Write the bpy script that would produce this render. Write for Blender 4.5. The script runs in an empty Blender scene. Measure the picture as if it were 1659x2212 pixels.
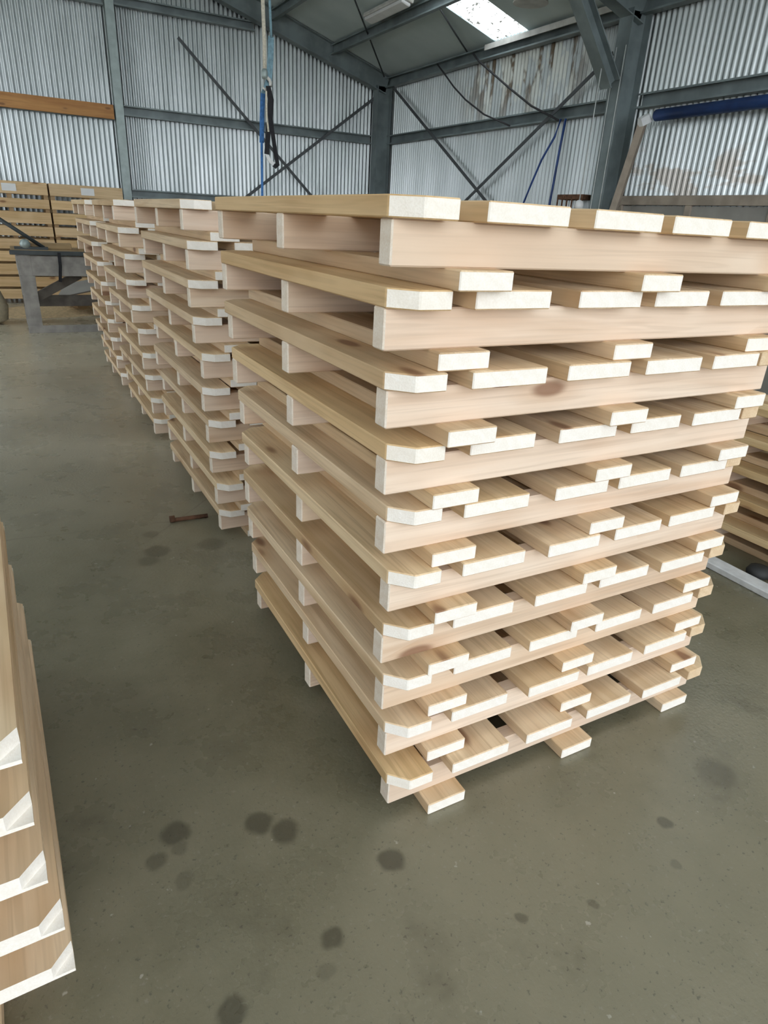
import bpy, bmesh, math, random
from mathutils import Matrix, Vector
random.seed(7)
scene = bpy.context.scene
COL = scene.collection

# ------------------------------------------------------------------ camera
cam_data = bpy.data.cameras.new('camera')
cam = bpy.data.objects.new('camera', cam_data)
COL.objects.link(cam)
cam_data.sensor_fit = 'HORIZONTAL'
cam_data.sensor_width = 36.0
cam_data.lens = 1403.93 * 36.0 / 1659.0
cam_data.clip_start = 0.05
cam_data.clip_end = 500
right = Vector((0.8799554, -0.4723037, 0.0510650))
up = Vector((0.1514376, 0.3807700, 0.9121847))
fwd = Vector((0.4502722, 0.7949487, -0.4065852))
m = Matrix.Identity(4)
for i in range(3):
    m[i][0] = right[i]; m[i][1] = up[i]; m[i][2] = -fwd[i]
m[0][3], m[1][3], m[2][3] = -0.66503, -1.08350, 1.45608
cam.matrix_world = m
scene.camera = cam

# ------------------------------------------------------------------ sky, exposure
world = bpy.data.worlds.new('overcast_sky')
scene.world = world
world.use_nodes = True
bg = world.node_tree.nodes['Background']
bg.inputs['Color'].default_value = (0.93, 0.965, 1.0, 1)
bg.inputs['Strength'].default_value = 4.0
scene.view_settings.view_transform = 'Standard'
scene.view_settings.look = 'None'
scene.view_settings.gamma = 1.0
scene.view_settings.exposure = 0.0
scene.view_settings.use_curve_mapping = False
scene.cycles.use_denoising = True
scene.cycles.max_bounces = 5
scene.cycles.diffuse_bounces = 4
scene.cycles.glossy_bounces = 2
scene.cycles.transmission_bounces = 3
scene.cycles.caustics_reflective = False
scene.cycles.caustics_refractive = False
scene.cycles.adaptive_threshold = 0.05

# ------------------------------------------------------------------ helpers
def tag(o, label=None, cat=None, group=None, kind=None):
    if label: o['label'] = label
    if cat: o['category'] = cat
    if group: o['group'] = group
    if kind: o['kind'] = kind
    return o

def link(name, data, parent=None, loc=None, rot=None):
    o = bpy.data.objects.new(name, data)
    COL.objects.link(o)
    if parent is not None: o.parent = parent
    if loc is not None: o.location = loc
    if rot is not None: o.rotation_euler = rot
    return o

def empty(name, loc, rz=0.0):
    o = link(name, None, None, loc, (0, 0, rz))
    o.empty_display_size = 0.1
    return o

def mesh_bm(name, bm, *mats, smooth=False):
    me = bpy.data.meshes.new(name)
    bmesh.ops.recalc_face_normals(bm, faces=bm.faces[:])
    bm.to_mesh(me); bm.free()
    for mt in mats: me.materials.append(mt)
    if smooth:
        for p in me.polygons: p.use_smooth = True
    return me

def mesh_data(name, vs, fs, *mats, smooth=False):
    me = bpy.data.meshes.new(name)
    me.from_pydata(vs, [], fs)
    me.update()
    for mt in mats: me.materials.append(mt)
    if smooth:
        for p in me.polygons: p.use_smooth = True
    return me

def add_box(bm, x0, x1, y0, y1, z0, z1, mi=0):
    v = [bm.verts.new(c) for c in ((x0,y0,z0),(x1,y0,z0),(x1,y1,z0),(x0,y1,z0),(x0,y0,z1),(x1,y0,z1),(x1,y1,z1),(x0,y1,z1))]
    fs = []
    for q in ((0,3,2,1),(4,5,6,7),(0,1,5,4),(1,2,6,5),(2,3,7,6),(3,0,4,7)):
        f = bm.faces.new([v[i] for i in q]); f.material_index = mi; fs.append(f)
    return fs

def add_prism(bm, poly, z0, z1, mi=0):
    a = [bm.verts.new((x, y, z0)) for x, y in poly]
    b = [bm.verts.new((x, y, z1)) for x, y in poly]
    n = len(poly); fs = []
    fs.append(bm.faces.new(list(reversed(a)))); fs.append(bm.faces.new(b))
    for i in range(n):
        fs.append(bm.faces.new((a[i], a[(i+1) % n], b[(i+1) % n], b[i])))
    for f in fs: f.material_index = mi
    return fs

def add_extrude(bm, prof, p0, p1, upv=(0, 0, 1), mi=0):
    """profile (u,v) polygon swept from p0 to p1; v follows upv, u = direction x up"""
    p0 = Vector(p0); p1 = Vector(p1); d = (p1 - p0).normalized()
    upv = Vector(upv); upv = (upv - d * upv.dot(d)).normalized(); u = d.cross(upv)
    a = [bm.verts.new(p0 + u * x + upv * y) for x, y in prof]
    b = [bm.verts.new(p1 + u * x + upv * y) for x, y in prof]
    n = len(prof)
    fs = [bm.faces.new(list(reversed(a))), bm.faces.new(b)]
    for i in range(n): fs.append(bm.faces.new((a[i], a[(i+1) % n], b[(i+1) % n], b[i])))
    for f in fs: f.material_index = mi
    return fs

def add_tube(bm, pts, r, n=8, mi=0):
    pts = [Vector(p) for p in pts]
    rings = []
    for i, p in enumerate(pts):
        d = (pts[min(i+1, len(pts)-1)] - pts[max(i-1, 0)]).normalized()
        a = Vector((0, 0, 1)) if abs(d.z) < .9 else Vector((1, 0, 0))
        u = d.cross(a).normalized(); v = d.cross(u)
        rr = r[i] if isinstance(r, (list, tuple)) else r
        rings.append([bm.verts.new(p + (u * math.cos(t) + v * math.sin(t)) * rr) for t in [2*math.pi*k/n for k in range(n)]])
    for a, b in zip(rings, rings[1:]):
        for k in range(n):
            f = bm.faces.new((a[k], a[(k+1) % n], b[(k+1) % n], b[k])); f.material_index = mi; f.smooth = True
    for rg in (rings[0], rings[-1]):
        f = bm.faces.new(rg); f.material_index = mi

def add_lathe(bm, prof, c, n=16, mi=0):
    rings = []
    for r, z in prof:
        rings.append([bm.verts.new((c[0] + r * math.cos(2*math.pi*k/n), c[1] + r * math.sin(2*math.pi*k/n), c[2] + z)) for k in range(n)])
    for a, b in zip(rings, rings[1:]):
        for k in range(n):
            f = bm.faces.new((a[k], a[(k+1) % n], b[(k+1) % n], b[k])); f.material_index = mi; f.smooth = True
    for rg in (rings[0], rings[-1]):
        bm.faces.new(rg).material_index = mi

def add_strap(bm, pts, w, t=0.006, face=(0, 1, 0), mi=0):
    """flat band through pts, wide across the direction perpendicular to face"""
    face = Vector(face); pts = [Vector(p) for p in pts]; rings = []
    for i, p in enumerate(pts):
        d = (pts[min(i+1, len(pts)-1)] - pts[max(i-1, 0)]).normalized()
        s = d.cross(face).normalized()
        rings.append([bm.verts.new(q) for q in (p - s*w/2 - face*t/2, p + s*w/2 - face*t/2, p + s*w/2 + face*t/2, p - s*w/2 + face*t/2)])
    for a, b in zip(rings, rings[1:]):
        for k in range(4): bm.faces.new((a[k], a[(k+1) % 4], b[(k+1) % 4], b[k])).material_index = mi
    for rg in (rings[0], rings[-1]): bm.faces.new(rg).material_index = mi

# ------------------------------------------------------------------ materials
class NT:
    def __init__(self, name):
        self.mat = bpy.data.materials.new(name); self.mat.use_nodes = True
        self.t = self.mat.node_tree; self.b = self.t.nodes['Principled BSDF']
    def n(self, typ, **kw):
        nd = self.t.nodes.new(typ)
        for k, v in kw.items():
            if hasattr(nd, k): setattr(nd, k, v)
            else: nd.inputs[k].default_value = v
        return nd
    def l(self, a, b): self.t.links.new(a, b)
    def math(self, op, a, b=None, c=None, clamp=False):
        nd = self.t.nodes.new('ShaderNodeMath'); nd.operation = op; nd.use_clamp = clamp
        for i, v in enumerate((a, b, c)):
            if v is None: continue
            if isinstance(v, (int, float)): nd.inputs[i].default_value = v
            else: self.l(v, nd.inputs[i])
        return nd.outputs[0]
    def mix(self, fac, a, b, blend='MIX'):
        nd = self.t.nodes.new('ShaderNodeMix'); nd.data_type = 'RGBA'; nd.blend_type = blend
        for s, v in ((nd.inputs[0], fac), (nd.inputs[6], a), (nd.inputs[7], b)):
            if isinstance(v, (int, float)): s.default_value = v
            elif isinstance(v, tuple): s.default_value = (*v, 1) if len(v) == 3 else v
            else: self.l(v, s)
        return nd.outputs[2]
    def ramp(self, fac, stops):
        nd = self.t.nodes.new('ShaderNodeValToRGB'); e = nd.color_ramp.elements
        while len(e) < len(stops): e.new(0.5)
        for i, (p, c) in enumerate(stops):
            e[i].position = p; e[i].color = (*c, 1)
        self.l(fac, nd.inputs[0]); return nd.outputs[0]
    def rng(self, v, a, b, c=0.0, d=1.0):
        nd = self.t.nodes.new('ShaderNodeMapRange'); nd.clamp = True; nd.interpolation_type = 'SMOOTHSTEP'
        self.l(v, nd.inputs[0])
        for i, x in enumerate((a, b, c, d)): nd.inputs[i+1].default_value = x
        return nd.outputs[0]
    def coords(self, kind='Object'):
        return self.t.nodes.new('ShaderNodeTexCoord').outputs[kind]
    def mapping(self, vec, scale=(1, 1, 1), loc=(0, 0, 0)):
        nd = self.t.nodes.new('ShaderNodeMapping'); nd.inputs['Scale'].default_value = scale; nd.inputs['Location'].default_value = loc
        self.l(vec, nd.inputs['Vector']); return nd.outputs[0]
    def noise(self, vec, scale, detail=3, rough=.5, dist=0.0):
        nd = self.t.nodes.new('ShaderNodeTexNoise')
        nd.inputs['Scale'].default_value = scale; nd.inputs['Detail'].default_value = detail
        nd.inputs['Roughness'].default_value = rough; nd.inputs['Distortion'].default_value = dist
        self.l(vec, nd.inputs['Vector']); return nd.outputs[0]
    def bump(self, h, strength=.2, dist=.01):
        nd = self.t.nodes.new('ShaderNodeBump'); nd.inputs['Strength'].default_value = strength; nd.inputs['Distance'].default_value = dist
        self.l(h, nd.inputs['Height']); self.l(nd.outputs[0], self.b.inputs['Normal'])
    def set(self, color=None, rough=None, metal=None):
        for k, v in (('Base Color', color), ('Roughness', rough), ('Metallic', metal)):
            if v is None: continue
            if isinstance(v, (int, float)): self.b.inputs[k].default_value = v
            elif isinstance(v, tuple): self.b.inputs[k].default_value = (*v, 1)
            else: self.l(v, self.b.inputs[k])
        return self.mat

def plain(name, color, rough=.6, metal=0.0, var=.15, scale=6.0):
    k = NT(name); nz = k.noise(k.coords(), scale, 4)
    c = k.mix(k.rng(nz, .3, .7), tuple(x*(1-var) for x in color), tuple(min(1, x*(1+var)) for x in color))
    return k.set(c, rough, metal)

def offset_coords(k):
    tc = k.coords(); oi = k.t.nodes.new('ShaderNodeObjectInfo')
    cm = k.t.nodes.new('ShaderNodeCombineXYZ')
    r = oi.outputs['Random']
    k.l(k.math('MULTIPLY', r, 37.0), cm.inputs[0]); k.l(k.math('MULTIPLY', r, 91.0), cm.inputs[1]); k.l(k.math('MULTIPLY', r, 53.0), cm.inputs[2])
    ad = k.t.nodes.new('ShaderNodeVectorMath'); ad.operation = 'ADD'
    k.l(tc, ad.inputs[0]); k.l(cm.outputs[0], ad.inputs[1])
    return ad.outputs[0], oi

def wood(name, light, dark, axis, knots=.5, rough=.7, grain=1.0):
    k = NT(name); v, oi = offset_coords(k)
    s = [9.0, 9.0, 9.0]; s[axis] = .55
    g = k.noise(k.mapping(v, tuple(s)), 1.0, 3, .55, 1.6)
    s2 = [110.0, 110.0, 110.0]; s2[axis] = 3.0
    fine = k.noise(k.mapping(v, tuple(s2)), 1.0, 2, .5, .3)
    c = k.ramp(g, [(.32, dark), (.5, tuple((a+b)/2 for a, b in zip(light, dark))), (.66, light)])
    c = k.mix(k.math('MULTIPLY', k.rng(fine, .45, .75), .28*grain), c, tuple(x*.72 for x in dark))
    s4 = [42.0, 42.0, 42.0]; s4[axis] = 1.1
    ln = k.noise(k.mapping(v, tuple(s4)), 1.0, 1, .5, 2.2)
    c = k.mix(k.math('MULTIPLY', k.rng(ln, .52, .66), .38*grain), c, tuple(x*.80 for x in dark))
    big = k.noise(v, 3.2, 2)
    c = k.mix(k.math('MULTIPLY', k.rng(big, .45, .7), .35), c, tuple(min(1, a*1.05) for a in light))
    vo = k.t.nodes.new('ShaderNodeTexVoronoi'); vo.inputs['Scale'].default_value = 1.0
    s3 = [8.5, 8.5, 8.5]; s3[axis] = 3.2
    k.l(k.mapping(v, tuple(s3)), vo.inputs['Vector'])
    kn = k.rng(vo.outputs['Distance'], .21, .10)
    halo = k.rng(vo.outputs['Distance'], .45, .12)
    sep = k.t.nodes.new('ShaderNodeSeparateColor'); k.l(vo.outputs['Color'], sep.inputs[0])
    on = k.math('LESS_THAN', sep.outputs[0], knots)
    c = k.mix(k.math('MULTIPLY', k.math('MULTIPLY', halo, on), .35), c, (.50, .27, .12))
    c = k.mix(k.math('MULTIPLY', k.math('MULTIPLY', kn, on), .8), c, (.22, .10, .05))
    c = k.mix(1.0, c, oi.outputs['Color'], 'MULTIPLY')
    k.bump(fine, .12, .004)
    return k.set(c, rough)

def endgrain(name, light, dark):
    k = NT(name); v, oi = offset_coords(k)
    w = k.t.nodes.new('ShaderNodeTexWave'); w.wave_type = 'RINGS'; w.rings_direction = 'Y'
    w.inputs['Scale'].default_value = 9; w.inputs['Distortion'].default_value = 9; w.inputs['Detail'].default_value = 3; w.inputs['Detail Scale'].default_value = 2
    k.l(v, w.inputs['Vector'])
    nz = k.noise(v, 260, 3)
    f = k.math('ADD', k.math('MULTIPLY', w.outputs[1], .15), k.math('MULTIPLY', nz, .75))
    c = k.mix(k.rng(f, .2, .8), dark, light)
    oc = k.mix(.15, (1, 1, 1), oi.outputs['Color'])
    c = k.mix(1.0, c, oc, 'MULTIPLY')
    k.bump(nz, .25, .003)
    return k.set(c, .85)

M_DECK = wood('sawn_pine_deck', (.83, .655, .45), (.63, .445, .26), 1, .42)
M_BEAR = wood('planed_pine_bearer', (.84, .695, .565), (.69, .515, .38), 0, .35, .6, .8)
M_END = endgrain('pale_end_grain', (.94, .91, .86), (.87, .82, .75))
M_BEND = endgrain('bearer_end_grain', (.92, .85, .76), (.80, .69, .57))
M_TEND = endgrain('tan_end_grain', (.80, .64, .45), (.66, .48, .30))
M_OLDX = wood('aged_timber', (.52, .38, .22), (.33, .22, .12), 0, .5, .8)
M_CRATE = wood('crate_timber', (.78, .58, .35), (.57, .38, .19), 0, .7, .8)
M_ORANGE = wood('orange_plank_timber', (.62, .33, .13), (.45, .21, .08), 0, .4, .8)
M_STEEL = plain('painted_blue_grey_steel', (.215, .262, .275), .45, .1, .22, 3.0)
M_STEELD = plain('dark_steel', (.05, .06, .065), .5, .3)
M_GALV = plain('galvanised_post', (.34, .41, .41), .45, .35, .12, 9)
M_ROD = plain('brace_rod_steel', (.10, .11, .12), .6, .3)
M_BENCH = plain('worn_grey_bench_timber', (.32, .305, .29), .8, 0, .2, 8)
M_BENCHD = plain('dark_bench_timber', (.13, .115, .10), .8, 0, .25, 8)
M_WHITE = plain('white_card', (.80, .82, .84), .7, 0, .04)
M_ROPE = plain('cream_rope', (.62, .59, .50), .9, 0, .15, 60)
M_BLUE = plain('blue_rope_fibre', (.06, .20, .50), .8, 0, .2, 40)
M_PBLUE = plain('pale_blue_webbing', (.20, .34, .42), .8, 0, .2, 40)
M_BLACK = plain('black_webbing', (.012, .012, .016), .8, 0, .3, 40)
M_NAVY = plain('blue_plastic_pipe', (.02, .06, .22), .45, 0, .3, 4)
M_RUST = plain('rusty_iron', (.14, .07, .04), .9, .1, .4, 30)
M_DUST = plain('sawdust', (.58, .44, .26), .95, 0, .18, 25)
M_SACK = plain('woven_sack', (.52, .46, .34), .9, 0, .12, 30)
M_LINING = plain('grey_lining_board', (.30, .29, .27), .7, 0, .12, 3)
M_LRAIL = plain('brown_grey_rail', (.34, .29, .24), .8, 0, .15, 6)
M_PAINT = plain('white_painted_timber', (.72, .74, .76), .6, 0, .10, 20)
M_RUBBER = plain('dark_rubber', (.035, .037, .04), .7)
M_CABLE = plain('black_cable', (.03, .03, .035), .7)
M_COND = plain('pale_conduit', (.62, .66, .66), .5)
M_LAMP = plain('lamp_housing', (.62, .62, .60), .4)

def corrugated_mat(name, rusty):
    k = NT(name); v = k.coords()
    nz = k.noise(k.mapping(v, (2.5, 2.5, .6)), 1.0, 4)
    spl = k.noise(v, 60, 2)
    c = k.mix(k.rng(nz, .3, .7), (.47, .515, .525), (.62, .665, .685))
    c = k.mix(k.math('MULTIPLY', k.rng(spl, .5, .8), .25), c, (.38, .42, .44))
    if rusty:
        wpos = k.t.nodes.new('ShaderNodeNewGeometry').outputs['Position']
        sx = k.t.nodes.new('ShaderNodeSeparateXYZ'); k.l(wpos, sx.inputs[0])
        yy, zz = sx.outputs[1], sx.outputs[2]
        streak = k.noise(k.mapping(wpos, (1, 5, 1.1)), 1.0, 5, .6)
        pt = k.math('MULTIPLY', k.rng(zz, 2.6, 3.5), k.math('MULTIPLY', k.rng(yy, 6.0, 7.0), k.rng(yy, 9.6, 8.4)))
        c = k.mix(k.math('MULTIPLY', pt, k.rng(streak, .47, .54)), c, (.17, .125, .085))
        streak2 = k.noise(k.mapping(wpos, (1, 4, 1.5), (3, 7, 2)), 1.0, 4, .6)
        c = k.mix(k.math('MULTIPLY', pt, k.math('MULTIPLY', k.rng(streak2, .47, .53), .9)), c, (.72, .74, .70))
        smear = k.noise(k.mapping(wpos, (1, 1.6, 4.0), (1, 2, 9)), 1.0, 4, .6)
        low = k.math('MULTIPLY', k.rng(zz, 2.5, 2.2), k.rng(yy, 6.4, 5.6))
        c = k.mix(k.math('MULTIPLY', low, k.math('MULTIPLY', k.rng(smear, .52, .60), .55)), c, (.30, .23, .17))
    return k.set(c, .33, .72)
M_CORR = corrugated_mat('galvanised_corrugated_sheet', False)
M_CORR2 = corrugated_mat('rust_streaked_corrugated_sheet', True)

def roof_mat():
    k = NT('grey_foil_roof_lining'); v = k.coords()
    nz = k.noise(v, .9, 4)
    c = k.mix(k.rng(nz, .3, .7), (.58, .685, .70), (.72, .82, .835))
    k.bump(nz, .2, .1)
    return k.set(c, .5, .1)
M_ROOF = roof_mat()

def skylight_mat():
    k = NT('dirty_translucent_skylight')
    v = k.coords(); nz = k.noise(v, 14, 5, .65)
    tr = k.t.nodes.new('ShaderNodeBsdfTranslucent')
    c = k.mix(k.rng(nz, .56, .62), (.92, .95, .93), (.07, .07, .06))
    k.l(c, tr.inputs['Color'])
    out = k.t.nodes['Material Output']; k.l(tr.outputs[0], out.inputs['Surface'])
    return k.mat
M_SKY = skylight_mat()

STAINS = [(-.51,.18,.055,.6),(-.51,.13,.035,.35),(-.57,.12,.04,.45),(-.52,.04,.035,.3),(-.31,.12,.055,.6),(-.258,.065,.055,.6),
          (-.05,-.13,.05,.65),(-.26,-.24,.04,.6),(-.3,-.3,.03,.25),(-.5,-.29,.05,.6),(-.26,1.76,.09,.5),(-.01,1.74,.1,.4),(-.31,1.68,.07,.4),
          (.15,-.39,.022,.5),(.6,-.46,.02,.3),(.97,-.30,.09,.35),(.68,-.36,.03,.55),(.33,-.44,.02,.4),(1.35,.2,.12,.25),(-.25,1.95,.06,.4)]
def floor_mat():
    k = NT('worn_concrete'); v = k.coords()
    a = k.noise(v, .55, 4, .55); b = k.noise(v, 3.5, 5, .6); c3 = k.noise(v, 75, 3, .6)
    c = k.mix(k.rng(a, .35, .65), (.158, .146, .094), (.222, .207, .146))
    c = k.mix(k.math('MULTIPLY', k.rng(b, .42, .68), .55), c, (.252, .230, .162))
    c = k.mix(k.math('MULTIPLY', k.rng(b, .45, .28), .5), c, (.105, .098, .066))
    c = k.mix(k.math('MULTIPLY', k.rng(c3, .61, .70), .55), c, (.07, .066, .054))
    c4 = k.noise(k.mapping(v, (1, 1, 1), (5, 3, 0)), 26, 3, .6)
    c = k.mix(k.math('MULTIPLY', k.rng(c4, .69, .75), .6), c, (.50, .48, .42))
    c = k.mix(k.math('MULTIPLY', k.rng(c3, .40, .28), .3), c, (.31, .30, .26))
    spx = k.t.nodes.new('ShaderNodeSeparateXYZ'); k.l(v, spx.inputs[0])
    dust_and_light = k.math('MULTIPLY', k.rng(spx.outputs[1], .3, 6.0), k.rng(a, .35, .6, .65, .95))  # sawdust film plus far-floor brightness painted into the colour, rising with y
    c = k.mix(dust_and_light, c, (.56, .51, .395))
    wob = k.t.nodes.new('ShaderNodeTexNoise'); wob.inputs['Scale'].default_value = 18; wob.inputs['Detail'].default_value = 2
    k.l(v, wob.inputs['Vector'])
    sc = k.t.nodes.new('ShaderNodeVectorMath'); sc.operation = 'MULTIPLY_ADD'
    k.l(wob.outputs['Color'], sc.inputs[0]); sc.inputs[1].default_value = (.03, .03, 0); k.l(v, sc.inputs[2])
    tot = None
    for x, y, r, s in STAINS:
        d = k.t.nodes.new('ShaderNodeVectorMath'); d.operation = 'DISTANCE'
        k.l(sc.outputs[0], d.inputs[0]); d.inputs[1].default_value = (x + .015, y + .015, 0)
        f = k.rng(d.outputs['Value'], r*.82, r*.45, 0, s)
        tot = f if tot is None else k.math('MAXIMUM', tot, f)
    c = k.mix(tot, c, (.045, .040, .028))
    # two faint hairline joints, as distance to a line, wobbled
    sx = k.t.nodes.new('ShaderNodeSeparateXYZ'); k.l(sc.outputs[0], sx.inputs[0])
    for nx, ny, dd, s_ in ((.09, 1.0, 2.075, .35), (-.72, .69, 1.50, .25)):
        e_ = k.math('ABSOLUTE', k.math('SUBTRACT', k.math('ADD', k.math('MULTIPLY', sx.outputs[0], nx), k.math('MULTIPLY', sx.outputs[1], ny)), dd))
        c = k.mix(k.math('MULTIPLY', k.rng(e_, .008, .002), k.math('MULTIPLY', k.rng(b, .4, .6), s_)), c, (.05, .047, .04))
    k.bump(c3, .25, .004)
    rr = k.rng(b, .2, .8, .24, .33)
    return k.set(c, rr)
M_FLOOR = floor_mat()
M_GROUND = plain('outdoor_concrete_yard', (.48, .47, .44), .9, 0, .1, .5)

# ------------------------------------------------------------------ the shed
XR, YB = 6.22, 11.9           # right wall, back wall
XL, YF = -7.0, -6.5          # left wall, open front
ZE, SL = 3.95, 0.30           # eaves height at x = 6.15 and roof slope
XRIDGE = (XR + XL) / 2
def roofz(x):
    return ZE + SL * (6.15 - x) if x >= XRIDGE else ZE + SL * (6.15 - XRIDGE) - SL * (XRIDGE - x)

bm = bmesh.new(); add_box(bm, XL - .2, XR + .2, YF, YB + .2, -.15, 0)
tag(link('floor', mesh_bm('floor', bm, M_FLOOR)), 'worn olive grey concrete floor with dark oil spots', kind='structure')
bm = bmesh.new(); add_box(bm, -60, 60, -70, 60, -.3, -.16)
tag(link('yard_ground', mesh_bm('yard_ground', bm, M_GROUND)), 'pale concrete yard outside the open shed front', kind='structure')

# corrugated cladding: one sheet = ten ribs of 76 mm
PIT = .0762; AMP = .0135
def corr_sheet(name, x0, nrib, zfun, mat):
    vs, fs = [], []; seg = 8; n = nrib * seg
    for i in range(n + 1):
        x = x0 + i * PIT / seg
        y = AMP * math.sin(2 * math.pi * i / seg)
        vs += [(x, y, 0.0), (x, y, zfun(x))]
    for i in range(n): fs.append((2*i, 2*i+2, 2*i+3, 2*i+1))
    return mesh_data(name, vs, fs, mat, smooth=True)
SW = 10 * PIT
wall_back = empty('wall_back', (0, YB, 0)); tag(wall_back, 'corrugated galvanised gable wall at the back of the shed', kind='structure')
ns = int(math.ceil((XR - XL) / SW))
for i in range(ns):
    x0 = XR - (i + 1) * SW
    link('cladding_sheet', corr_sheet('cladding_sheet', x0, 10, lambda x: roofz(x), M_CORR), wall_back)
wall_right = empty('wall_right', (XR, 0, 0), -math.pi/2); tag(wall_right, 'corrugated galvanised side wall, rust streaked under the skylight', kind='structure')
sheet = corr_sheet('side_cladding_sheet', 0, 10, lambda x: roofz(XR), M_CORR2)
nr = int(math.ceil((YB - YF) / SW))
for i in range(nr):
    # local +x runs towards -y
    link('cladding_sheet', sheet, wall_right, (-YB + i * SW, 0, 0))
bm = bmesh.new(); add_box(bm, XL - .06, XL, YF, 5.0, 0, roofz(XL)); add_box(bm, XL - .06, XL, 10.6, YB, 0, roofz(XL)); add_box(bm, XL - .06, XL, 5.0, 10.6, 3.4, roofz(XL))
tag(link('wall_left', mesh_bm('wall_left', bm, M_CORR)), 'plain grey metal side wall with a wide open doorway', kind='structure')

# roof lining with strips left open for the skylights
SKY_Y = [(-4.4, -3.65), (-1.3, -.55), (1.9, 2.65), (7.60, 8.36)]  # all but the last strip's right side are unseen, added to light the room
def roof_strip(bm, y0, y1, xa, xb):
    v = [bm.verts.new(c) for c in ((xa, y0, roofz(xa)), (xb, y0, roofz(xb)), (xb, y1, roofz(xb)), (xa, y1, roofz(xa)),
                                   (xa, y0, roofz(xa)+.05), (xb, y0, roofz(xb)+.05), (xb, y1, roofz(xb)+.05), (xa, y1, roofz(xa)+.05))]
    for q in ((0,1,2,3),(7,6,5,4),(0,4,5,1),(1,5,6,2),(2,6,7,3),(3,7,4,0)): bm.faces.new([v[i] for i in q])
bm = bmesh.new(); ys = [YF]
for a, b in SKY_Y: ys += [a, b]
ys.append(YB + .05)
SKX0, SKX1 = .6, 6.12
for i in range(len(ys) - 1):
    y0, y1 = ys[i], ys[i+1]
    if i % 2 == 0: roof_strip(bm, y0, y1, XRIDGE, XR + .1)
    else:
        roof_strip(bm, y0, y1, SKX1, XR + .1); roof_strip(bm, y0, y1, XRIDGE, SKX0)
    if i % 2 == 0: roof_strip(bm, y0, y1, XL - .1, XRIDGE)
    else:
        roof_strip(bm, y0, y1, XL - .1, -6.6); roof_strip(bm, y0, y1, -2.2, XRIDGE)
tag(link('ceiling', mesh_bm('ceiling', bm, M_ROOF)), 'grey lined pitched roof underside', kind='structure')
wn = 0
for a, b in SKY_Y:
    for xa, xb in ((SKX0, SKX1), (-6.6, -2.2)):
        wn += 1
        vs, fs = [], []; seg = 6; n = 10 * seg
        for i in range(n + 1):
            y = a + (b - a) * i / n; dz = .02 + .012 * math.sin(2 * math.pi * i / seg)
            vs += [(xa, y, roofz(xa) + dz), (xb, y, roofz(xb) + dz)]
        for i in range(n): fs.append((2*i, 2*i+1, 2*i+3, 2*i+2))
        tag(link('window_%d' % wn, mesh_data('skylight', vs, fs, M_SKY, smooth=True)), 'bright dirty translucent skylight sheet in the roof, all but one added unseen for light', kind='structure')

# ------------------------------------------------------------------ steel frame
def ibeam_prof(w, h, tf=.012, tw=.009):
    a, b = w/2, h/2
    return [(-a,-b),(a,-b),(a,-b+tf),(tw,-b+tf),(tw,b-tf),(a,b-tf),(a,b),(-a,b),(-a,b-tf),(-tw,b-tf),(-tw,-b+tf),(-a,-b+tf)]
def cprof(w, h, t=.004, lip=.02):
    # channel open to +u
    return [(0,-h/2),(w,-h/2),(w,-h/2+lip),(w-t,-h/2+lip),(w-t,-h/2+t),(t,-h/2+t),(t,h/2-t),(w-t,h/2-t),(w-t,h/2-lip),(w,h/2-lip),(w,h/2),(0,h/2)]
def beam(name, prof, p0, p1, mat, label, cat, upv=(0,0,1), group=None):
    bm = bmesh.new(); p0v = Vector(p0)
    add_extrude(bm, prof, (0,0,0), Vector(p1) - p0v, upv)
    o = link(name, mesh_bm(name, bm, mat), None, p0)
    return tag(o, label, cat, group)

def column(x, y, h, label, wires=False):
    c = empty('steel_column', (x, y, 0)); tag(c, label, 'column', 'portal frame columns along the right wall')
    bm = bmesh.new(); add_extrude(bm, ibeam_prof(.20, .30), (0,0,0), (0,0,h), (1,0,0))
    link('shaft', mesh_bm('column_shaft', bm, M_STEEL), c)
    bm = bmesh.new(); add_box(bm, -.2, .2, -.15, .15, 0, .02)
    link('base_plate', mesh_bm('base_plate', bm, M_STEEL), c)
    if wires:
        for dy, xx in ((.065, -.158), (-.075, -.158)):
            bm = bmesh.new(); add_tube(bm, [(xx, dy, .3), (xx, dy, h - .35)], .006, 6)
            link('conduit', mesh_bm('conduit', bm, M_COND), c)
    return c
column(6.02, 11.66, 3.78, 'blue-grey steel column standing in the far corner of the shed')
column(6.02, 5.56, 3.78, 'blue-grey steel column with knee brace and pale conduits', True)
def rafter(y, label):
    bm = bmesh.new(); x0, x1 = 6.1, XRIDGE
    r = empty('roof_rafter', (x0, y, roofz(x0) - .17)); tag(r, label, 'beam', 'portal frame rafters')
    add_extrude(bm, ibeam_prof(.18, .30), (0,0,0), (x1 - x0, 0, roofz(x1) - roofz(x0)))
    link('rafter_beam', mesh_bm('rafter_beam', bm, M_STEEL), r)
    bm = bmesh.new(); add_extrude(bm, ibeam_prof(.18, .30), (x1 - x0, 0, roofz(x1) - roofz(x0)), (XL - x0 + .2, 0, roofz(XL + .2) - roofz(x0)))
    link('rafter_beam', mesh_bm('rafter_beam_left', bm, M_STEEL), r)
    return r
rafter(11.66, 'sloping blue-grey rafter against the back gable wall')
rf = rafter(5.56, 'sloping blue-grey rafter over the knee-braced column')
beam('knee_brace', ibeam_prof(.17, .16), (5.79, 5.56, 3.05), (5.02, 5.56, 3.93), M_STEEL, 'diagonal steel knee brace between column and rafter', 'brace')
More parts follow.
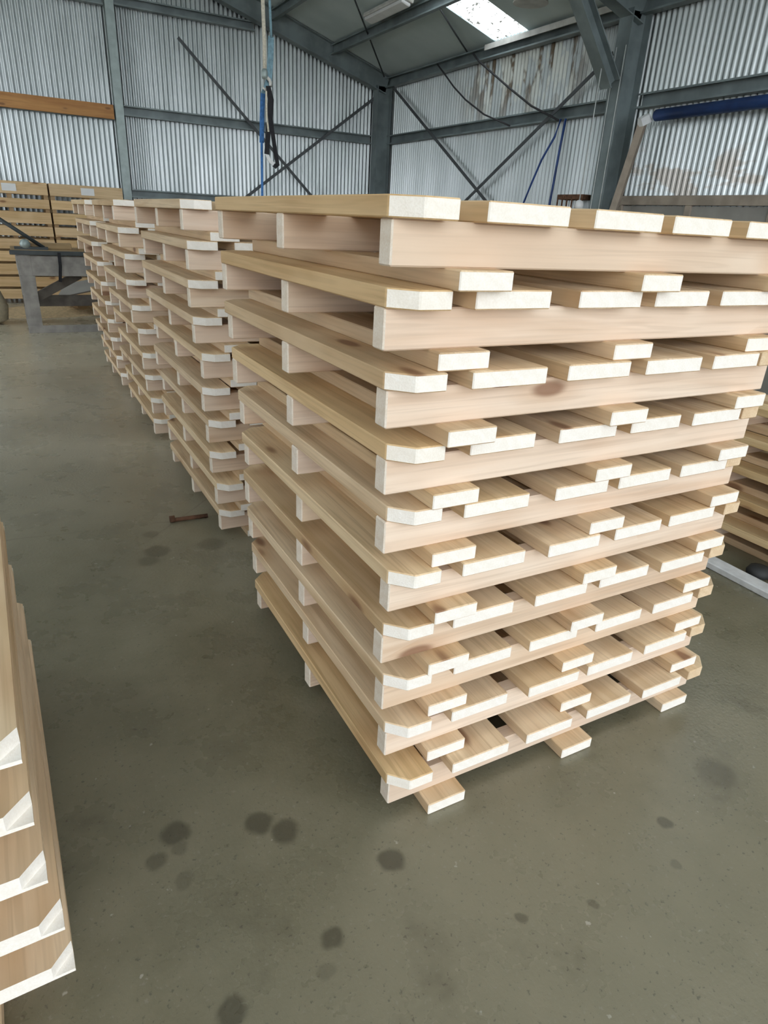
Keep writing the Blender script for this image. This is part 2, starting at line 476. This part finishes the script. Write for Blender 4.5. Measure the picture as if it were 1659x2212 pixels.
# eaves beam and girts
beam('eaves_beam', cprof(.12, .16), (6.18, YB - .05, 3.84), (6.18, YF + .2, 3.84), M_STEEL, 'dark steel eaves beam along top of the right wall', 'beam')
GZ = 2.90
beam('wall_girt', cprof(.11, .15), (6.20, 11.55, GZ), (6.20, 5.63, GZ), M_STEEL, 'horizontal steel girt on right wall between corner and knee-braced column', 'girt')
beam('wall_girt', cprof(.11, .15), (6.20, 5.41, GZ), (6.20, -6.3, GZ), M_STEEL, 'horizontal steel girt on right wall above the blue pipe', 'girt')
beam('wall_girt', cprof(.11, .15), (1.36, YB - .03, GZ), (5.88, YB - .03, GZ), M_STEEL, 'middle girt of back wall between pale post and corner column', 'girt')
beam('wall_girt', cprof(.11, .15), (-6.8, YB - .03, GZ - .08), (1.2, YB - .03, GZ - .08), M_STEEL, 'back wall girt carrying the orange plank', 'girt')
beam('wall_girt', cprof(.11, .13), (1.36, YB - .03, 1.69), (5.88, YB - .03, 1.69), M_STEEL, 'lowest visible girt of back wall, just above the pallet tops', 'girt')
beam('wall_girt', cprof(.11, .13), (-6.8, YB - .03, 4.33), (1.2, YB - .03, 4.33), M_STEEL, 'high girt of back wall left of the pale post', 'girt')
beam('wall_girt', cprof(.11, .13), (1.36, YB - .03, 4.36), (3.6, YB - .03, 4.36), M_STEEL, 'highest girt of back wall, tucked under the rafter', 'girt')
# pale galvanised wind post
bm = bmesh.new(); add_extrude(bm, cprof(.16, .13, .006, .03), (0,0,0), (0,0,roofz(1.28) - .3), (1,0,0))
tag(link('galvanised_post', mesh_bm('galvanised_post', bm, M_GALV), None, (1.28, 11.715, 0)), 'pale galvanised steel post standing against the back wall', 'post')
# purlins
for i, x in enumerate((5.0, 3.9, 2.8, 1.7, .6, -.5)):
    lab = ['roof purlin nearest the right wall, crossing the skylight', 'second roof purlin from the right wall', 'third roof purlin from the right wall',
           'roof purlin from which the ropes hang', 'fifth roof purlin from the right wall', 'sixth roof purlin from the right wall'][i]
    beam('roof_purlin', cprof(.07, .15), (x, YB - .1, roofz(x) - .095), (x, YF + .2, roofz(x) - .095), M_STEEL, lab, 'purlin', group='roof purlins')
# cross bracing
def rod(name, pts, r, mat, label, cat, n=6):
    p0 = Vector(pts[0]); bm = bmesh.new()
    add_tube(bm, [Vector(p) - p0 for p in pts], r, n)
    return tag(link(name, mesh_bm(name, bm, mat), None, p0), label, cat)
def flat(name, p0, p1, w, face, mat, label, cat):
    bm = bmesh.new(); add_strap(bm, [Vector((0,0,0)), Vector(p1) - Vector(p0)], w, .008, face)
    return tag(link(name, mesh_bm(name, bm, mat), None, p0), label, cat)
flat('brace_strap', (2.287, 11.73, 4.006), (5.85, 11.73, .70), .05, (0,1,0), M_ROD, 'flat diagonal brace on back wall falling from upper left to lower right', 'brace')
flat('brace_strap', (5.95, 11.74, 3.63), (1.40, 11.74, .35), .05, (0,1,0), M_ROD, 'flat diagonal brace on back wall rising towards the corner column', 'brace')
flat('brace_strap', (6.05, 11.3, 3.72), (6.05, 5.95, .58), .05, (1,0,0), M_ROD, 'flat diagonal brace on right wall falling away from the corner column', 'brace')
flat('brace_strap', (6.04, 5.85, 3.43), (6.04, 11.3, .33), .05, (1,0,0), M_ROD, 'flat diagonal brace on right wall rising towards the knee-braced column', 'brace')
def rp(x, y, d=.12): return (x, y, roofz(x) - d)
rod('roof_brace_rod', [rp(5.95, 11.5, .1), rp(2.6, 7.34, .03)], .014, M_ROD, 'thin dark brace rod running up the roof from the corner', 'brace rod')
rod('roof_cable', [rp(6.1, 9.04, .04), rp(5.6, 8.70, .05), rp(5.08, 8.36, .04)], .012, M_ROD, 'dark cable along the roof beside the lit skylight', 'cable')
# sagging cables on the right wall
rod('sagging_cable', [(6.0, 9.75, 3.86), (6.0, 9.513, 3.70), (6.0, 9.2, 3.48), (6.0, 8.843, 3.271), (6.0, 8.3, 3.02), (6.0, 7.641, 2.82)], .012, M_CABLE, 'sagging black cable on right wall nearer the corner', 'cable')
rod('sagging_cable', [(6.0, 8.75, 3.86), (6.0, 8.563, 3.73), (6.0, 7.75, 3.296), (6.0, 7.2, 3.02), (6.0, 6.609, 2.80)], .014, M_CABLE, 'black cable stretched down the right wall below the skylight', 'cable')
rod('hanging_blue_rope', [(6.04, 6.609, 2.82), (6.02, 6.66, 2.62), (6.0, 6.842, 2.352), (6.0, 7.0, 2.05), (6.0, 7.12, 1.80), (6.0, 7.3, 1.4)], .014, M_NAVY, 'dark blue rope slanting down from the right wall girt', 'rope')
rod('hanging_blue_rope', [(6.06, 6.54, 2.82), (6.06, 6.57, 2.5), (6.06, 6.62, 1.834), (6.06, 6.63, 1.4)], .016, M_NAVY, 'dark blue rope hanging almost straight from the right wall girt', 'rope')

bm = bmesh.new(); add_box(bm, -.02, .0, -2.6, 0, 0, .07)
tag(link('eaves_flashing', mesh_bm('eaves_flashing', bm, M_LAMP), None, (6.05, 8.5, 3.86)), 'pale flashing strip under the lit skylight', 'flashing')
# orange plank resting on the girt
bm = bmesh.new(); add_box(bm, -1.1, 1.1, -.025, .025, 0, .20)
bmesh.ops.bevel(bm, geom=bm.edges[:], offset=.004, segments=1, affect='EDGES')
tag(link('timber_plank', mesh_bm('timber_plank', bm, M_ORANGE), None, (.09, 11.72, GZ - .152), (0, 0, 0)), 'orange timber plank lying on the back wall girt', 'plank')

# ------------------------------------------------------------------ pallets
PH, BT, BH = .15, .036, .078
PW, PD, OV = 1.19, 1.09, .045
MESH = {}
def board_mesh(w, L, clip=0, side=0, th=BT, ledge=False, tan_end=False):
    """board along y, centred; end faces pale; clip = cut corner on side -1/+1"""
    key = (round(w, 3), round(L, 3), clip, side, th, ledge, tan_end)
    if key in MESH: return MESH[key]
    a, b = w/2, L/2; c = clip
    if c == 0: poly = [(-a,-b),(a,-b),(a,b),(-a,b)]
    elif side < 0: poly = [(-a,-b+c),(-a+c,-b),(a,-b),(a,b),(-a+c,b),(-a,b-c)]
    else: poly = [(-a,-b),(a-c,-b),(a,-b+c),(a,b-c),(a-c,b),(-a,b)]
    bm = bmesh.new()
    if ledge:
        add_prism(bm, poly, -th/2 + .007, th/2)
        add_prism(bm, [(-a,-b),(a,-b),(a,b),(-a,b)], -th/2, -th/2 + .007)
    else: add_prism(bm, poly, -th/2, th/2)
    bmesh.ops.recalc_face_normals(bm, faces=bm.faces[:])
    if not ledge: bmesh.ops.bevel(bm, geom=bm.edges[:], offset=.0025, segments=1, affect='EDGES')
    bm.normal_update()
    for f in bm.faces:
        f.material_index = 1 if abs(f.normal.y) > .6 and abs(f.normal.z) < .5 else 0
        if ledge and f.normal.z > .9 and f.calc_center_median().z < 0: f.material_index = 1
    MESH[key] = mesh_bm('deck_board', bm, M_DECK, M_TEND if tan_end else M_END)
    return MESH[key]
def bearer_mesh():
    if 'b' in MESH: return MESH['b']
    bm = bmesh.new(); add_box(bm, -PW/2, PW/2, -.0225, .0225, -BH/2, BH/2)
    bmesh.ops.bevel(bm, geom=bm.edges[:], offset=.003, segments=1, affect='EDGES')
    bm.normal_update()
    for f in bm.faces: f.material_index = 1 if abs(f.normal.x) > .6 else 0
    MESH['b'] = mesh_bm('bearer', bm, M_BEAR, M_BEND)
    return MESH['b']
DECK = [(-.004, .112, -1), (.175, .358, 0), (.422, .602, 0), (.655, .838, 0), (.888, 1.072, 0), (1.105, 1.215, 1)]
BOT = [(.108, .230), (.570, .690), (1.036, 1.156)]
def tint(rnd, amt=1.0):
    v = 1 + rnd.uniform(-.10, .05) * amt; y = rnd.uniform(-.5, 1) * amt
    return (min(1.0, v), min(1.0, v * (1 - .03 * y)), min(1.0, v * (1 - .10 * y)), 1)
def pallet(loc, rz, label, group, seed, warm=1.0, ledge=False, bot_shift=0.0, bot_out=0.0, inset=0.0, wide=0.0, back6=0.0, tan6=False, special=None):
    rnd = random.Random(seed)
    e = empty('pallet', loc, rz)
    tag(e, label, 'pallet', group)
    zd = PH - BT/2
    for i, (x0, x1, sd) in enumerate(DECK):
        if sd > 0: x0 -= wide + back6; x1 -= back6
        if wide and i == 4: x0, x1 = .868, .960
        w = x1 - x0
        if sd == 0: w += rnd.choice((-.008, 0, .006))
        j = rnd.uniform(-.008, .008) if sd == 0 else rnd.uniform(-.003, .003)
        me = board_mesh(w, PD + 2*OV, (.038 if ledge else .046) if sd else 0, sd, BT, ledge and sd > 0, tan6 and sd > 0)
        o = link('deck_board', me, e, ((x0 + x1)/2 + j, PD/2 + rnd.uniform(-.006, .006), zd))
        o.color = tint(rnd, warm)
        if special and i in special: o.color = special[i]
    for y in (.0225, PD/2, PD - .0225):
        o = link('bearer', bearer_mesh(), e, (PW/2 + rnd.uniform(-.006, .006), y + (rnd.uniform(-.012, .012) if y == PD/2 else (inset if y < .1 else -inset)), BT + BH/2))
        o.color = tint(rnd, 1.0)
    for x0, x1 in BOT:
        o = link('bottom_board', board_mesh(.120, PD + 2*OV), e, ((x0 + x1)/2 + rnd.uniform(-.012, .012) + bot_shift, PD/2 + rnd.uniform(-.010, .010) - bot_out, BT/2))
        o.color = tint(rnd, warm)
    return e
ORD = ['topmost', 'second from top', 'third from top', 'fourth from top', 'fifth from top', 'sixth from top', 'seventh from top', 'eighth from top', 'ninth from top', 'lowest']
# near stack; offsets measured level by level, top to bottom
OFF = [(-.087,-.029),(-.074,-.005),(-.068,-.012),(-.051,.006),(-.029,.022),(-.025,.014),(-.019,.023),(-.007,.028),(.004,.020),(.003,-.004)]
YEL = (.95, .88, .72, 1)
for n in range(10):
    dx, dy = OFF[n]
    sp = {0: YEL} if n in (0, 1, 3, 9) else None
    if n == 0: sp = {i: (.98, .94, .84, 1) for i in range(6)}; sp[0] = YEL
    pallet((dx, dy, (9 - n) * PH), 0, 'pine pallet, %s in the tall stack at the front' % ORD[n], 'pallets of the front stack', 100 + n, special=sp, tan6=True, back6=.022 if n < 5 else -.006)
def back_stack(x, y, lean, where, group, seed, n=10, rz=0.0):
    rnd = random.Random(seed)
    for i in range(n):
        k = (n - 1 - i) / (n - 1)
        name = ORD[i] if i < n - 1 else 'lowest'
        pallet((x + lean * k + rnd.uniform(-.012, .012), y + rnd.uniform(-.02, .02), (n - 1 - i) * PH), rz + rnd.uniform(-.006, .006),
               'pine pallet, %s in %s' % (name, where), group, seed * 31 + i)
back_stack(.055, 1.79, -.085, 'the second stack, right behind the front one', 'pallets of the second stack', 3)
back_stack(.045, 3.45, -.105, 'the third stack along the row', 'pallets of the third stack', 4)
back_stack(.040, 4.95, -.115, 'the farthest stack of the row', 'pallets of the farthest stack', 5)
# stack at the left edge of the view, right beside the camera
LT = [(-.757,-.150),(-.757,-.168),(-.765,-.182),(-.760,-.200),(-.757,-.224)]
LO = ['lowest', 'fourth from top', 'third from top', 'second from top', 'topmost']
for i, (x, y) in enumerate(LT):
    c, s = math.cos(.028), math.sin(.028)
    lx, ly = 1.215, -OV
    pallet((x - (c*lx - s*ly), y - (s*lx + c*ly), i * PH), .028, 'pine pallet cut off by the left edge, %s in its stack' % LO[i],
           'pallets of the stack at the left edge', 700 + i, ledge=True, inset=.075, wide=.125, bot_shift=-.07 if i == 0 else -.125, bot_out=.06 if i == 0 else 0)
# low stack at the right edge
for i in range(5):
    pallet((2.34 + .006 * (i % 2), -.28 + .01 * (i % 3), i * PH), .0, 'yellowish pine pallet cut off by the right edge, %s in its low stack' % LO[i],
           'pallets of the low stack at the right edge', 800 + i, special={0: (1, .97, .82, 1)})

# ------------------------------------------------------------------ small things on the floor
bm = bmesh.new(); add_box(bm, 0, .085, -1.6, 1.05, 0, .032)
bmesh.ops.bevel(bm, geom=bm.edges[:], offset=.004, segments=1, affect='EDGES')
tag(link('white_plank', mesh_bm('white_plank', bm, M_PAINT), None, (2.10, .30, 0), (0, 0, -.02)), 'white painted plank on the floor by the low right stack', 'plank')
bm = bmesh.new(); add_lathe(bm, [(.03, 0), (.052, .01), (.055, .03), (.045, .05), (.02, .055)], (0, 0, 0), 12)
tag(link('rubber_foot', mesh_bm('rubber_foot', bm, M_RUBBER), None, (2.262, .43, 0)), 'dark rubber lump beside the white plank', 'rubber block')
bm = bmesh.new(); add_tube(bm, [(0, 0, .012), (.185, -.01, .012)], .011, 8); add_tube(bm, [(-.005, 0, .018), (.02, -.001, .018)], .018, 8)
tag(link('rusty_bolt', mesh_bm('rusty_bolt', bm, M_RUST), None, (-.135, 2.055, 0), (0, 0, .0)), 'rusty iron bar on the floor beside the second stack', 'bar')

# ------------------------------------------------------------------ slatted bins by the back wall
def bin_(x0, y0, w, label):
    e = empty('slatted_bin', (x0, y0, 0)); tag(e, label, 'bin', 'slatted timber bins by the back wall')
    d = .66; top = 1.735
    bmp = bmesh.new(); add_box(bmp, -.03, .03, -.02, .02, 0, top)
    post = mesh_bm('post', bmp, M_OLDX)
    for px in (.035, w/2, w - .035):
        for py in (.045, d - .045):
            link('post', post, e, (px, py, 0)).color = (.9, .85, .8, 1)
    zs = [(1.565, top), (1.375, 1.505), (1.165, 1.325), (.985, 1.125), (.80, .945), (.62, .765), (.43, .585), (.25, .395), (.07, .215)]
    for k, (z0, z1) in enumerate(zs):
        bm = bmesh.new(); add_box(bm, 0, w, 0, .024, 0, z1 - z0)
        bmesh.ops.bevel(bm, geom=bm.edges[:], offset=.003, segments=1, affect='EDGES')
        me = mesh_bm('slat', bm, M_CRATE)
        bm = bmesh.new(); add_box(bm, 0, .024, 0, d - .05, 0, z1 - z0); ms = mesh_bm('side_slat', bm, M_CRATE)
        rnd = random.Random(k + int(x0*100))
        for off, mm, nm in (((0, 0, z0), me, 'slat'), ((0, d - .024, z0), me, 'slat'), ((0, .025, z0), ms, 'side_slat'), ((w - .024, .025, z0), ms, 'side_slat')):
            o = link(nm, mm, e, off); o.color = tint(rnd, 1.2)
    bm = bmesh.new(); add_box(bm, 0, .19, -.004, 0, 0, .10)
    tag(link('label_card', mesh_bm('label_card', bm, M_WHITE), e, (w * .42, -.001, 1.60)), 'white paper card')
    return e
bin_(-1.03, 11.0, 1.05, 'slatted timber bin with white card, leftmost by back wall')
bin_(.045, 11.0, 1.05, 'slatted timber bin with white card, beside the pale post')

# ------------------------------------------------------------------ work bench
wb = empty('work_bench', (-.62, 8.1, 0)); tag(wb, 'old grey timber work bench standing before the slatted bins', 'bench')
def part(name, boxes, mat, parent, bev=.004, loc=(0,0,0), color=None):
    bm = bmesh.new()
    for b in boxes: add_box(bm, *b)
    if bev: bmesh.ops.bevel(bm, geom=bm.edges[:], offset=bev, segments=1, affect='EDGES')
    o = link(name, mesh_bm(name, bm, mat), parent, loc)
    if color: o.color = color
    return o
BW, BD = 1.9, .85
for k in range(4):
    part('top_plank', [(0, BW, k*BD/4 + .003, (k+1)*BD/4 - .003, .90, .945)], M_OLDX, wb, color=(.8, .78, .74, 1))
part('steel_edge', [(-.02, BW, -.03, -.002, .895, .944)], M_STEELD, wb)
part('apron', [(.04, BW, .01, .05, .66, .885)], M_BENCH, wb)
part('apron', [(.04, BW, BD - .05, BD - .01, .66, .885)], M_BENCH, wb)
for lx in (.05, BW - .21):
    for ly in (.0, BD - .06):
        part('leg', [(lx, lx + .16, ly + .0, ly + .008, 0, .66), (lx, lx + .16, ly + .05, ly + .06, 0, .66), (lx + .02, lx + .14, ly + .008, ly + .05, 0, .895)], M_BENCH, wb, .002)
part('bottom_rail', [(.05, BW, -.012, -.001, 0, .09)], M_BENCH, wb, .002)
part('back_rail', [(.05, BW, BD - .1, BD - .06, .22, .36)], M_BENCHD, wb)
bm = bmesh.new(); add_extrude(bm, [(-.02, -.05), (.02, -.05), (.02, .05), (-.02, .05)], (.18, .10, .40), (.72, .30, .66))
link('diagonal_brace', mesh_bm('diagonal_brace', bm, M_BENCHD), wb)
bm = bmesh.new(); add_strap(bm, [(.50, -.035, .93), (.495, -.04, .78), (.47, -.035, .60)], .035, .006, (0, 1, 0))
tag(link('hanging_strap', mesh_bm('hanging_strap', bm, M_BLACK), None, (-.62, 8.1, 0)), 'black strap hanging over the work bench edge', 'strap')
# lever clamp on the bench
lv = empty('clamp_lever', (-.46, 8.3, .945)); tag(lv, 'dark iron lever clamp with pale knob on the work bench', 'clamp')
bm = bmesh.new(); add_tube(bm, [(.20, 0, .02), (-.28, 0, .36)], .022, 8); link('lever', mesh_bm('lever', bm, M_STEELD), lv)
bm = bmesh.new(); add_lathe(bm, [(.02, 0), (.05, .02), (.06, .06), (.045, .10), (.015, .115)], (.0, -.02, 0), 14); link('knob', mesh_bm('knob', bm, M_GALV), lv)
bm = bmesh.new(); add_box(bm, -.12, .24, -.06, .06, 0, .03); link('base', mesh_bm('clamp_base', bm, M_STEELD), lv)
# offcuts on the bench and under it
off = [((-.20, 8.45, .945), (.50, .14, .07), .05, 'pale timber offcut lying on the work bench near the lever'), ((.38, 8.5, .945), (.5, .2, .09), -.05, 'grey timber offcut lying on the work bench by the pallets')]
for (p, s, rz, lab) in off:
    bm = bmesh.new(); add_box(bm, -s[0]/2, s[0]/2, -s[1]/2, s[1]/2, 0, s[2]); bmesh.ops.bevel(bm, geom=bm.edges[:], offset=.006, segments=1, affect='EDGES')
    o = tag(link('timber_offcut', mesh_bm('timber_offcut', bm, M_OLDX), None, p, (0, 0, rz)), lab, 'offcut', 'timber offcuts'); o.color = (.95, .95, .9, 1)
def heap(name, c, rx, ry, h, mat, label, cat, seed, kind=None):
    rnd = random.Random(seed); vs, fs = [(0, 0, h)], []; nr, na = 6, 20
    for r in range(1, nr + 1):
        for a in range(na):
            t = r / nr; k = 1 + .18 * math.sin(3*a*2*math.pi/na + seed) + rnd.uniform(-.06, .06)
            vs.append((rx*t*k*math.cos(2*math.pi*a/na), ry*t*k*math.sin(2*math.pi*a/na), max(0, h*(1 - t**1.3) + (rnd.uniform(-.02, .02) if r < nr else 0)*h*3) if r < nr else 0))
    for a in range(na): fs.append((0, 1 + a, 1 + (a+1) % na))
    for r in range(nr - 1):
        for a in range(na):
            b = 1 + r*na; fs.append((b+a, b+na+a, b+na+(a+1) % na, b+(a+1) % na))
    return tag(link(name, mesh_data(name, vs, fs, mat, smooth=True), None, c), label, cat, None, kind)
heap('sawdust_heap', (.0, 10.0, 0), 1.05, .65, .10, M_DUST, 'low tan heap of sawdust under and behind the work bench', 'sawdust', 2, 'stuff')
logs = [((.12, 9.75, .12), .075, .42, .3, 'short round log lying in the sawdust, left of two'), ((.36, 9.72, .12), .085, .40, -.1, 'short round log lying in the sawdust, right of two')]
for p, r, L, rz, lab in logs:
    bm = bmesh.new(); add_tube(bm, [(0, -L/2, r), (0, 0, r), (0, L/2, r)], [r, r*.95, r*.9], 12)
    o = tag(link('log_offcut', mesh_bm('log_offcut', bm, M_OLDX), None, (p[0], p[1], .075), (0, 0, rz)), lab, 'log', 'logs under the bench'); o.color = (.7, .62, .52, 1)
bm = bmesh.new(); add_prism(bm, [(-.35, -.12), (.3, -.15), (.42, .1), (-.2, .16)], 0, .02)
bmesh.ops.rotate(bm, verts=bm.verts[:], cent=(0,0,0), matrix=Matrix.Rotation(-.28, 3, 'Y'))
bmesh.ops.rotate(bm, verts=bm.verts[:], cent=(0,0,0), matrix=Matrix.Rotation(.5, 3, 'X'))
tag(link('pale_board', mesh_bm('pale_board', bm, M_LINING), None, (.22, 9.95, .34)), 'pale board leaning over the logs behind the bench', 'board')
# sack at the very left
bm = bmesh.new()
add_lathe(bm, [(.16, 0), (.24, .05), (.26, .22), (.24, .42), (.17, .56), (.09, .62), (.12, .68)], (0, 0, 0), 14)
for v in bm.verts: v.co.x *= 1 + .12 * math.sin(v.co.z * 11); v.co.y *= .8
tag(link('sack', mesh_bm('sack', bm, M_SACK, smooth=True), None, (-1.03, 8.95, 0)), 'tan sack standing on the floor at far left', 'sack')

# ------------------------------------------------------------------ ropes and sling hanging from the purlin
HY = 5.83
hr = empty('hoist_rope', (1.70, HY, 2.55)); tag(hr, 'cream hoist rope with hook hanging from the roof', 'rope')
zt = roofz(1.70) - .17 - 2.55
bm = bmesh.new(); add_tube(bm, [(.0, 0, zt), (.004, 0, .68), (.012, 0, .34), (.008, 0, .10)], .018, 8); link('rope', mesh_bm('rope', bm, M_ROPE), hr)
bm = bmesh.new(); add_tube(bm, [(.02 + .045*math.cos(a), 0, .04 + .05*math.sin(a)) for a in [math.radians(t) for t in range(100, -170, -30)]], [.016]*7 + [.012, .008], 8)
link('hook', mesh_bm('hook', bm, M_LAMP), hr)
bm = bmesh.new(); add_lathe(bm, [(.022, 0), (.03, .02), (.03, .06), (.018, .08)], (.008, 0, .075), 10); link('swivel', mesh_bm('swivel', bm, M_GALV), hr)
bl = empty('blue_rope', (1.76, HY + .03, 2.6)); tag(bl, 'blue rope beside the cream rope, hanging down past the black sling', 'rope')
bm = bmesh.new(); add_tube(bm, [(.015, 0, roofz(1.775) - .02 - 2.6), (.02, 0, .62), (.03, 0, .36)], .012, 8); link('upper_rope', mesh_bm('upper_rope', bm, M_PBLUE), bl)
bm = bmesh.new(); add_strap(bm, [(.028, 0, .37), (.018, 0, .2), (0, 0, .03), (-.03, 0, -.05), (-.06, 0, -.10)], .055, .008); link('webbing', mesh_bm('webbing', bm, M_PBLUE), bl)
bm = bmesh.new(); add_strap(bm, [(-.062, 0, -.09), (-.075, 0, -.25), (-.085, 0, -.5)], .042, .010); link('flat_rope', mesh_bm('flat_rope', bm, M_BLUE), bl)
bm = bmesh.new(); add_tube(bm, [(-.085, 0, -.48), (-.092, 0, -.93), (-.09, 0, -1.7)], .013, 8); link('lower_rope', mesh_bm('lower_rope', bm, M_BLUE), bl)
sl = empty('lifting_sling', (1.735, HY - .05, 1.90)); tag(sl, 'black webbing lifting sling looped over the hook', 'sling')
bm = bmesh.new()
add_strap(bm, [(-.012, 0, .665), (.005, 0, .56), (-.01, 0, .40), (-.022, 0, .26), (-.04, 0, .10)], .045, .010)
link('sling_leg', mesh_bm('sling_leg', bm, M_BLACK), sl)
bm = bmesh.new()
add_strap(bm, [(-.005, .012, .66), (.025, .012, .56), (.012, .012, .40), (.03, .012, .27), (.055, .012, .12), (.075, .012, .015), (.055, .012, 0), (.03, .012, .02)], .038, .010)
link('sling_leg', mesh_bm('sling_leg2', bm, M_BLACK), sl)
bm = bmesh.new(); add_strap(bm, [(-.04, .005, .11), (-.015, .005, .055), (.032, .005, .018)], .034, .012); link('white_patch', mesh_bm('white_patch', bm, M_WHITE), sl)
bm = bmesh.new(); add_strap(bm, [(-.035, -.008, .62), (-.035, -.008, .42), (-.02, -.008, .29)], .016, .006); link('cream_tail', mesh_bm('cream_tail', bm, M_ROPE), sl)

# ------------------------------------------------------------------ lamps under the roof
bt = empty('batten_lamp', (4.74, 9.2, roofz(4.74) - .10)); tag(bt, 'long pale batten lamp under the roof behind the first purlin', 'lamp'); bt.rotation_euler = (0, math.atan(SL), 0)
part('housing', [(-.09, .09, -.62, .62, 0, .06)], M_LAMP, bt, .01)
part('diffuser', [(-.075, .075, -.58, .58, -.045, 0)], M_WHITE, bt, .012)
hb = empty('high_bay_lamp', (5.29, 6.57, 3.93)); tag(hb, 'round high bay lamp with pale rim at the top of the picture', 'lamp')
bm = bmesh.new(); add_lathe(bm, [(.21, 0), (.205, .02), (.13, .12), (.06, .16)], (0,0,0), 20); link('reflector', mesh_bm('reflector', bm, M_LAMP), hb)
bm = bmesh.new(); add_tube(bm, [(0, 0, .15), (0, 0, roofz(5.29) - 3.93 - .06)], .012, 6); link('stem', mesh_bm('stem', bm, M_STEELD), hb)

# ------------------------------------------------------------------ right wall things
bm = bmesh.new(); add_tube(bm, [(0, 0, 0), (0, -3, 0), (0, -8, 0)], .06, 12)
tag(link('blue_pipe', mesh_bm('blue_pipe', bm, M_NAVY), None, (6.0, 4.98, 2.71)), 'thick dark blue pipe along the right wall below the girt', 'pipe')
lp = empty('leaning_pole', (5.72, 5.50, 0)); tag(lp, 'grey-brown pole leaning beside the knee-braced column', 'pole')
bm = bmesh.new(); add_extrude(bm, [(-.04, -.04), (.04, -.04), (.04, .04), (-.04, .04)], (0, 0, 0), (.20, -.42, 2.66)); link('shaft', mesh_bm('pole_shaft', bm, M_LRAIL), lp)
bm = bmesh.new(); add_extrude(bm, [(-.045, -.03), (.045, -.03), (.03, .05), (-.02, .06)], (.14, -.43, 2.62), (.26, -.44, 2.68)); link('white_cap', mesh_bm('white_cap', bm, M_WHITE), lp)
wl = empty('wall_lining', (6.12, 5.45, 0)); tag(wl, 'grey board lining with brown rail low on the right wall', 'wall lining')
part('top_rail', [(-.05, .0, -9.0, 0, 1.80, 1.90)], M_LRAIL, wl, .004)
for k in range(7):
    y1 = -.03 - k*1.0
    part('stud', [(-.045, -.002, y1 - .10, y1 - .02, 0, 1.80)], M_LRAIL, wl, .003)
    part('panel', [(-.02, -.006, y1 - 1.02, y1 - .10, .02, 1.79)], M_LINING, wl, 0)
rb = empty('rusty_basket', (5.98, 6.05, 1.62)); tag(rb, 'rusty iron basket on the right wall beside the column', 'basket')
part('rim', [(-.10, .10, -.24, .24, .23, .29)], M_RUST, rb, .004)
for k in range(6): part('bar', [(-.10, -.085, -.23 + k*.09, -.215 + k*.09, 0, .23)], M_RUST, rb, 0)
part('tray', [(-.10, .10, -.24, .24, -.01, .02)], M_RUST, rb, .004)
part('bracket', [(.10, .20, -.03, .03, .02, .10)], M_RUST, rb, 0)
pc = empty('pull_cord', (5.56, 5.52, 1.72)); tag(pc, 'thin cord with white round weight hanging by the column', 'cord')
bm = bmesh.new(); add_tube(bm, [(0, 0, .1), (.02, 0, 3.176 - 1.72)], .006, 6); link('cord', mesh_bm('cord', bm, M_COND), pc)
bm = bmesh.new(); add_lathe(bm, [(.03, 0), (.05, .015), (.055, .05), (.045, .09), (.015, .105)], (0,0,0), 14); link('weight', mesh_bm('weight', bm, M_WHITE), pc)
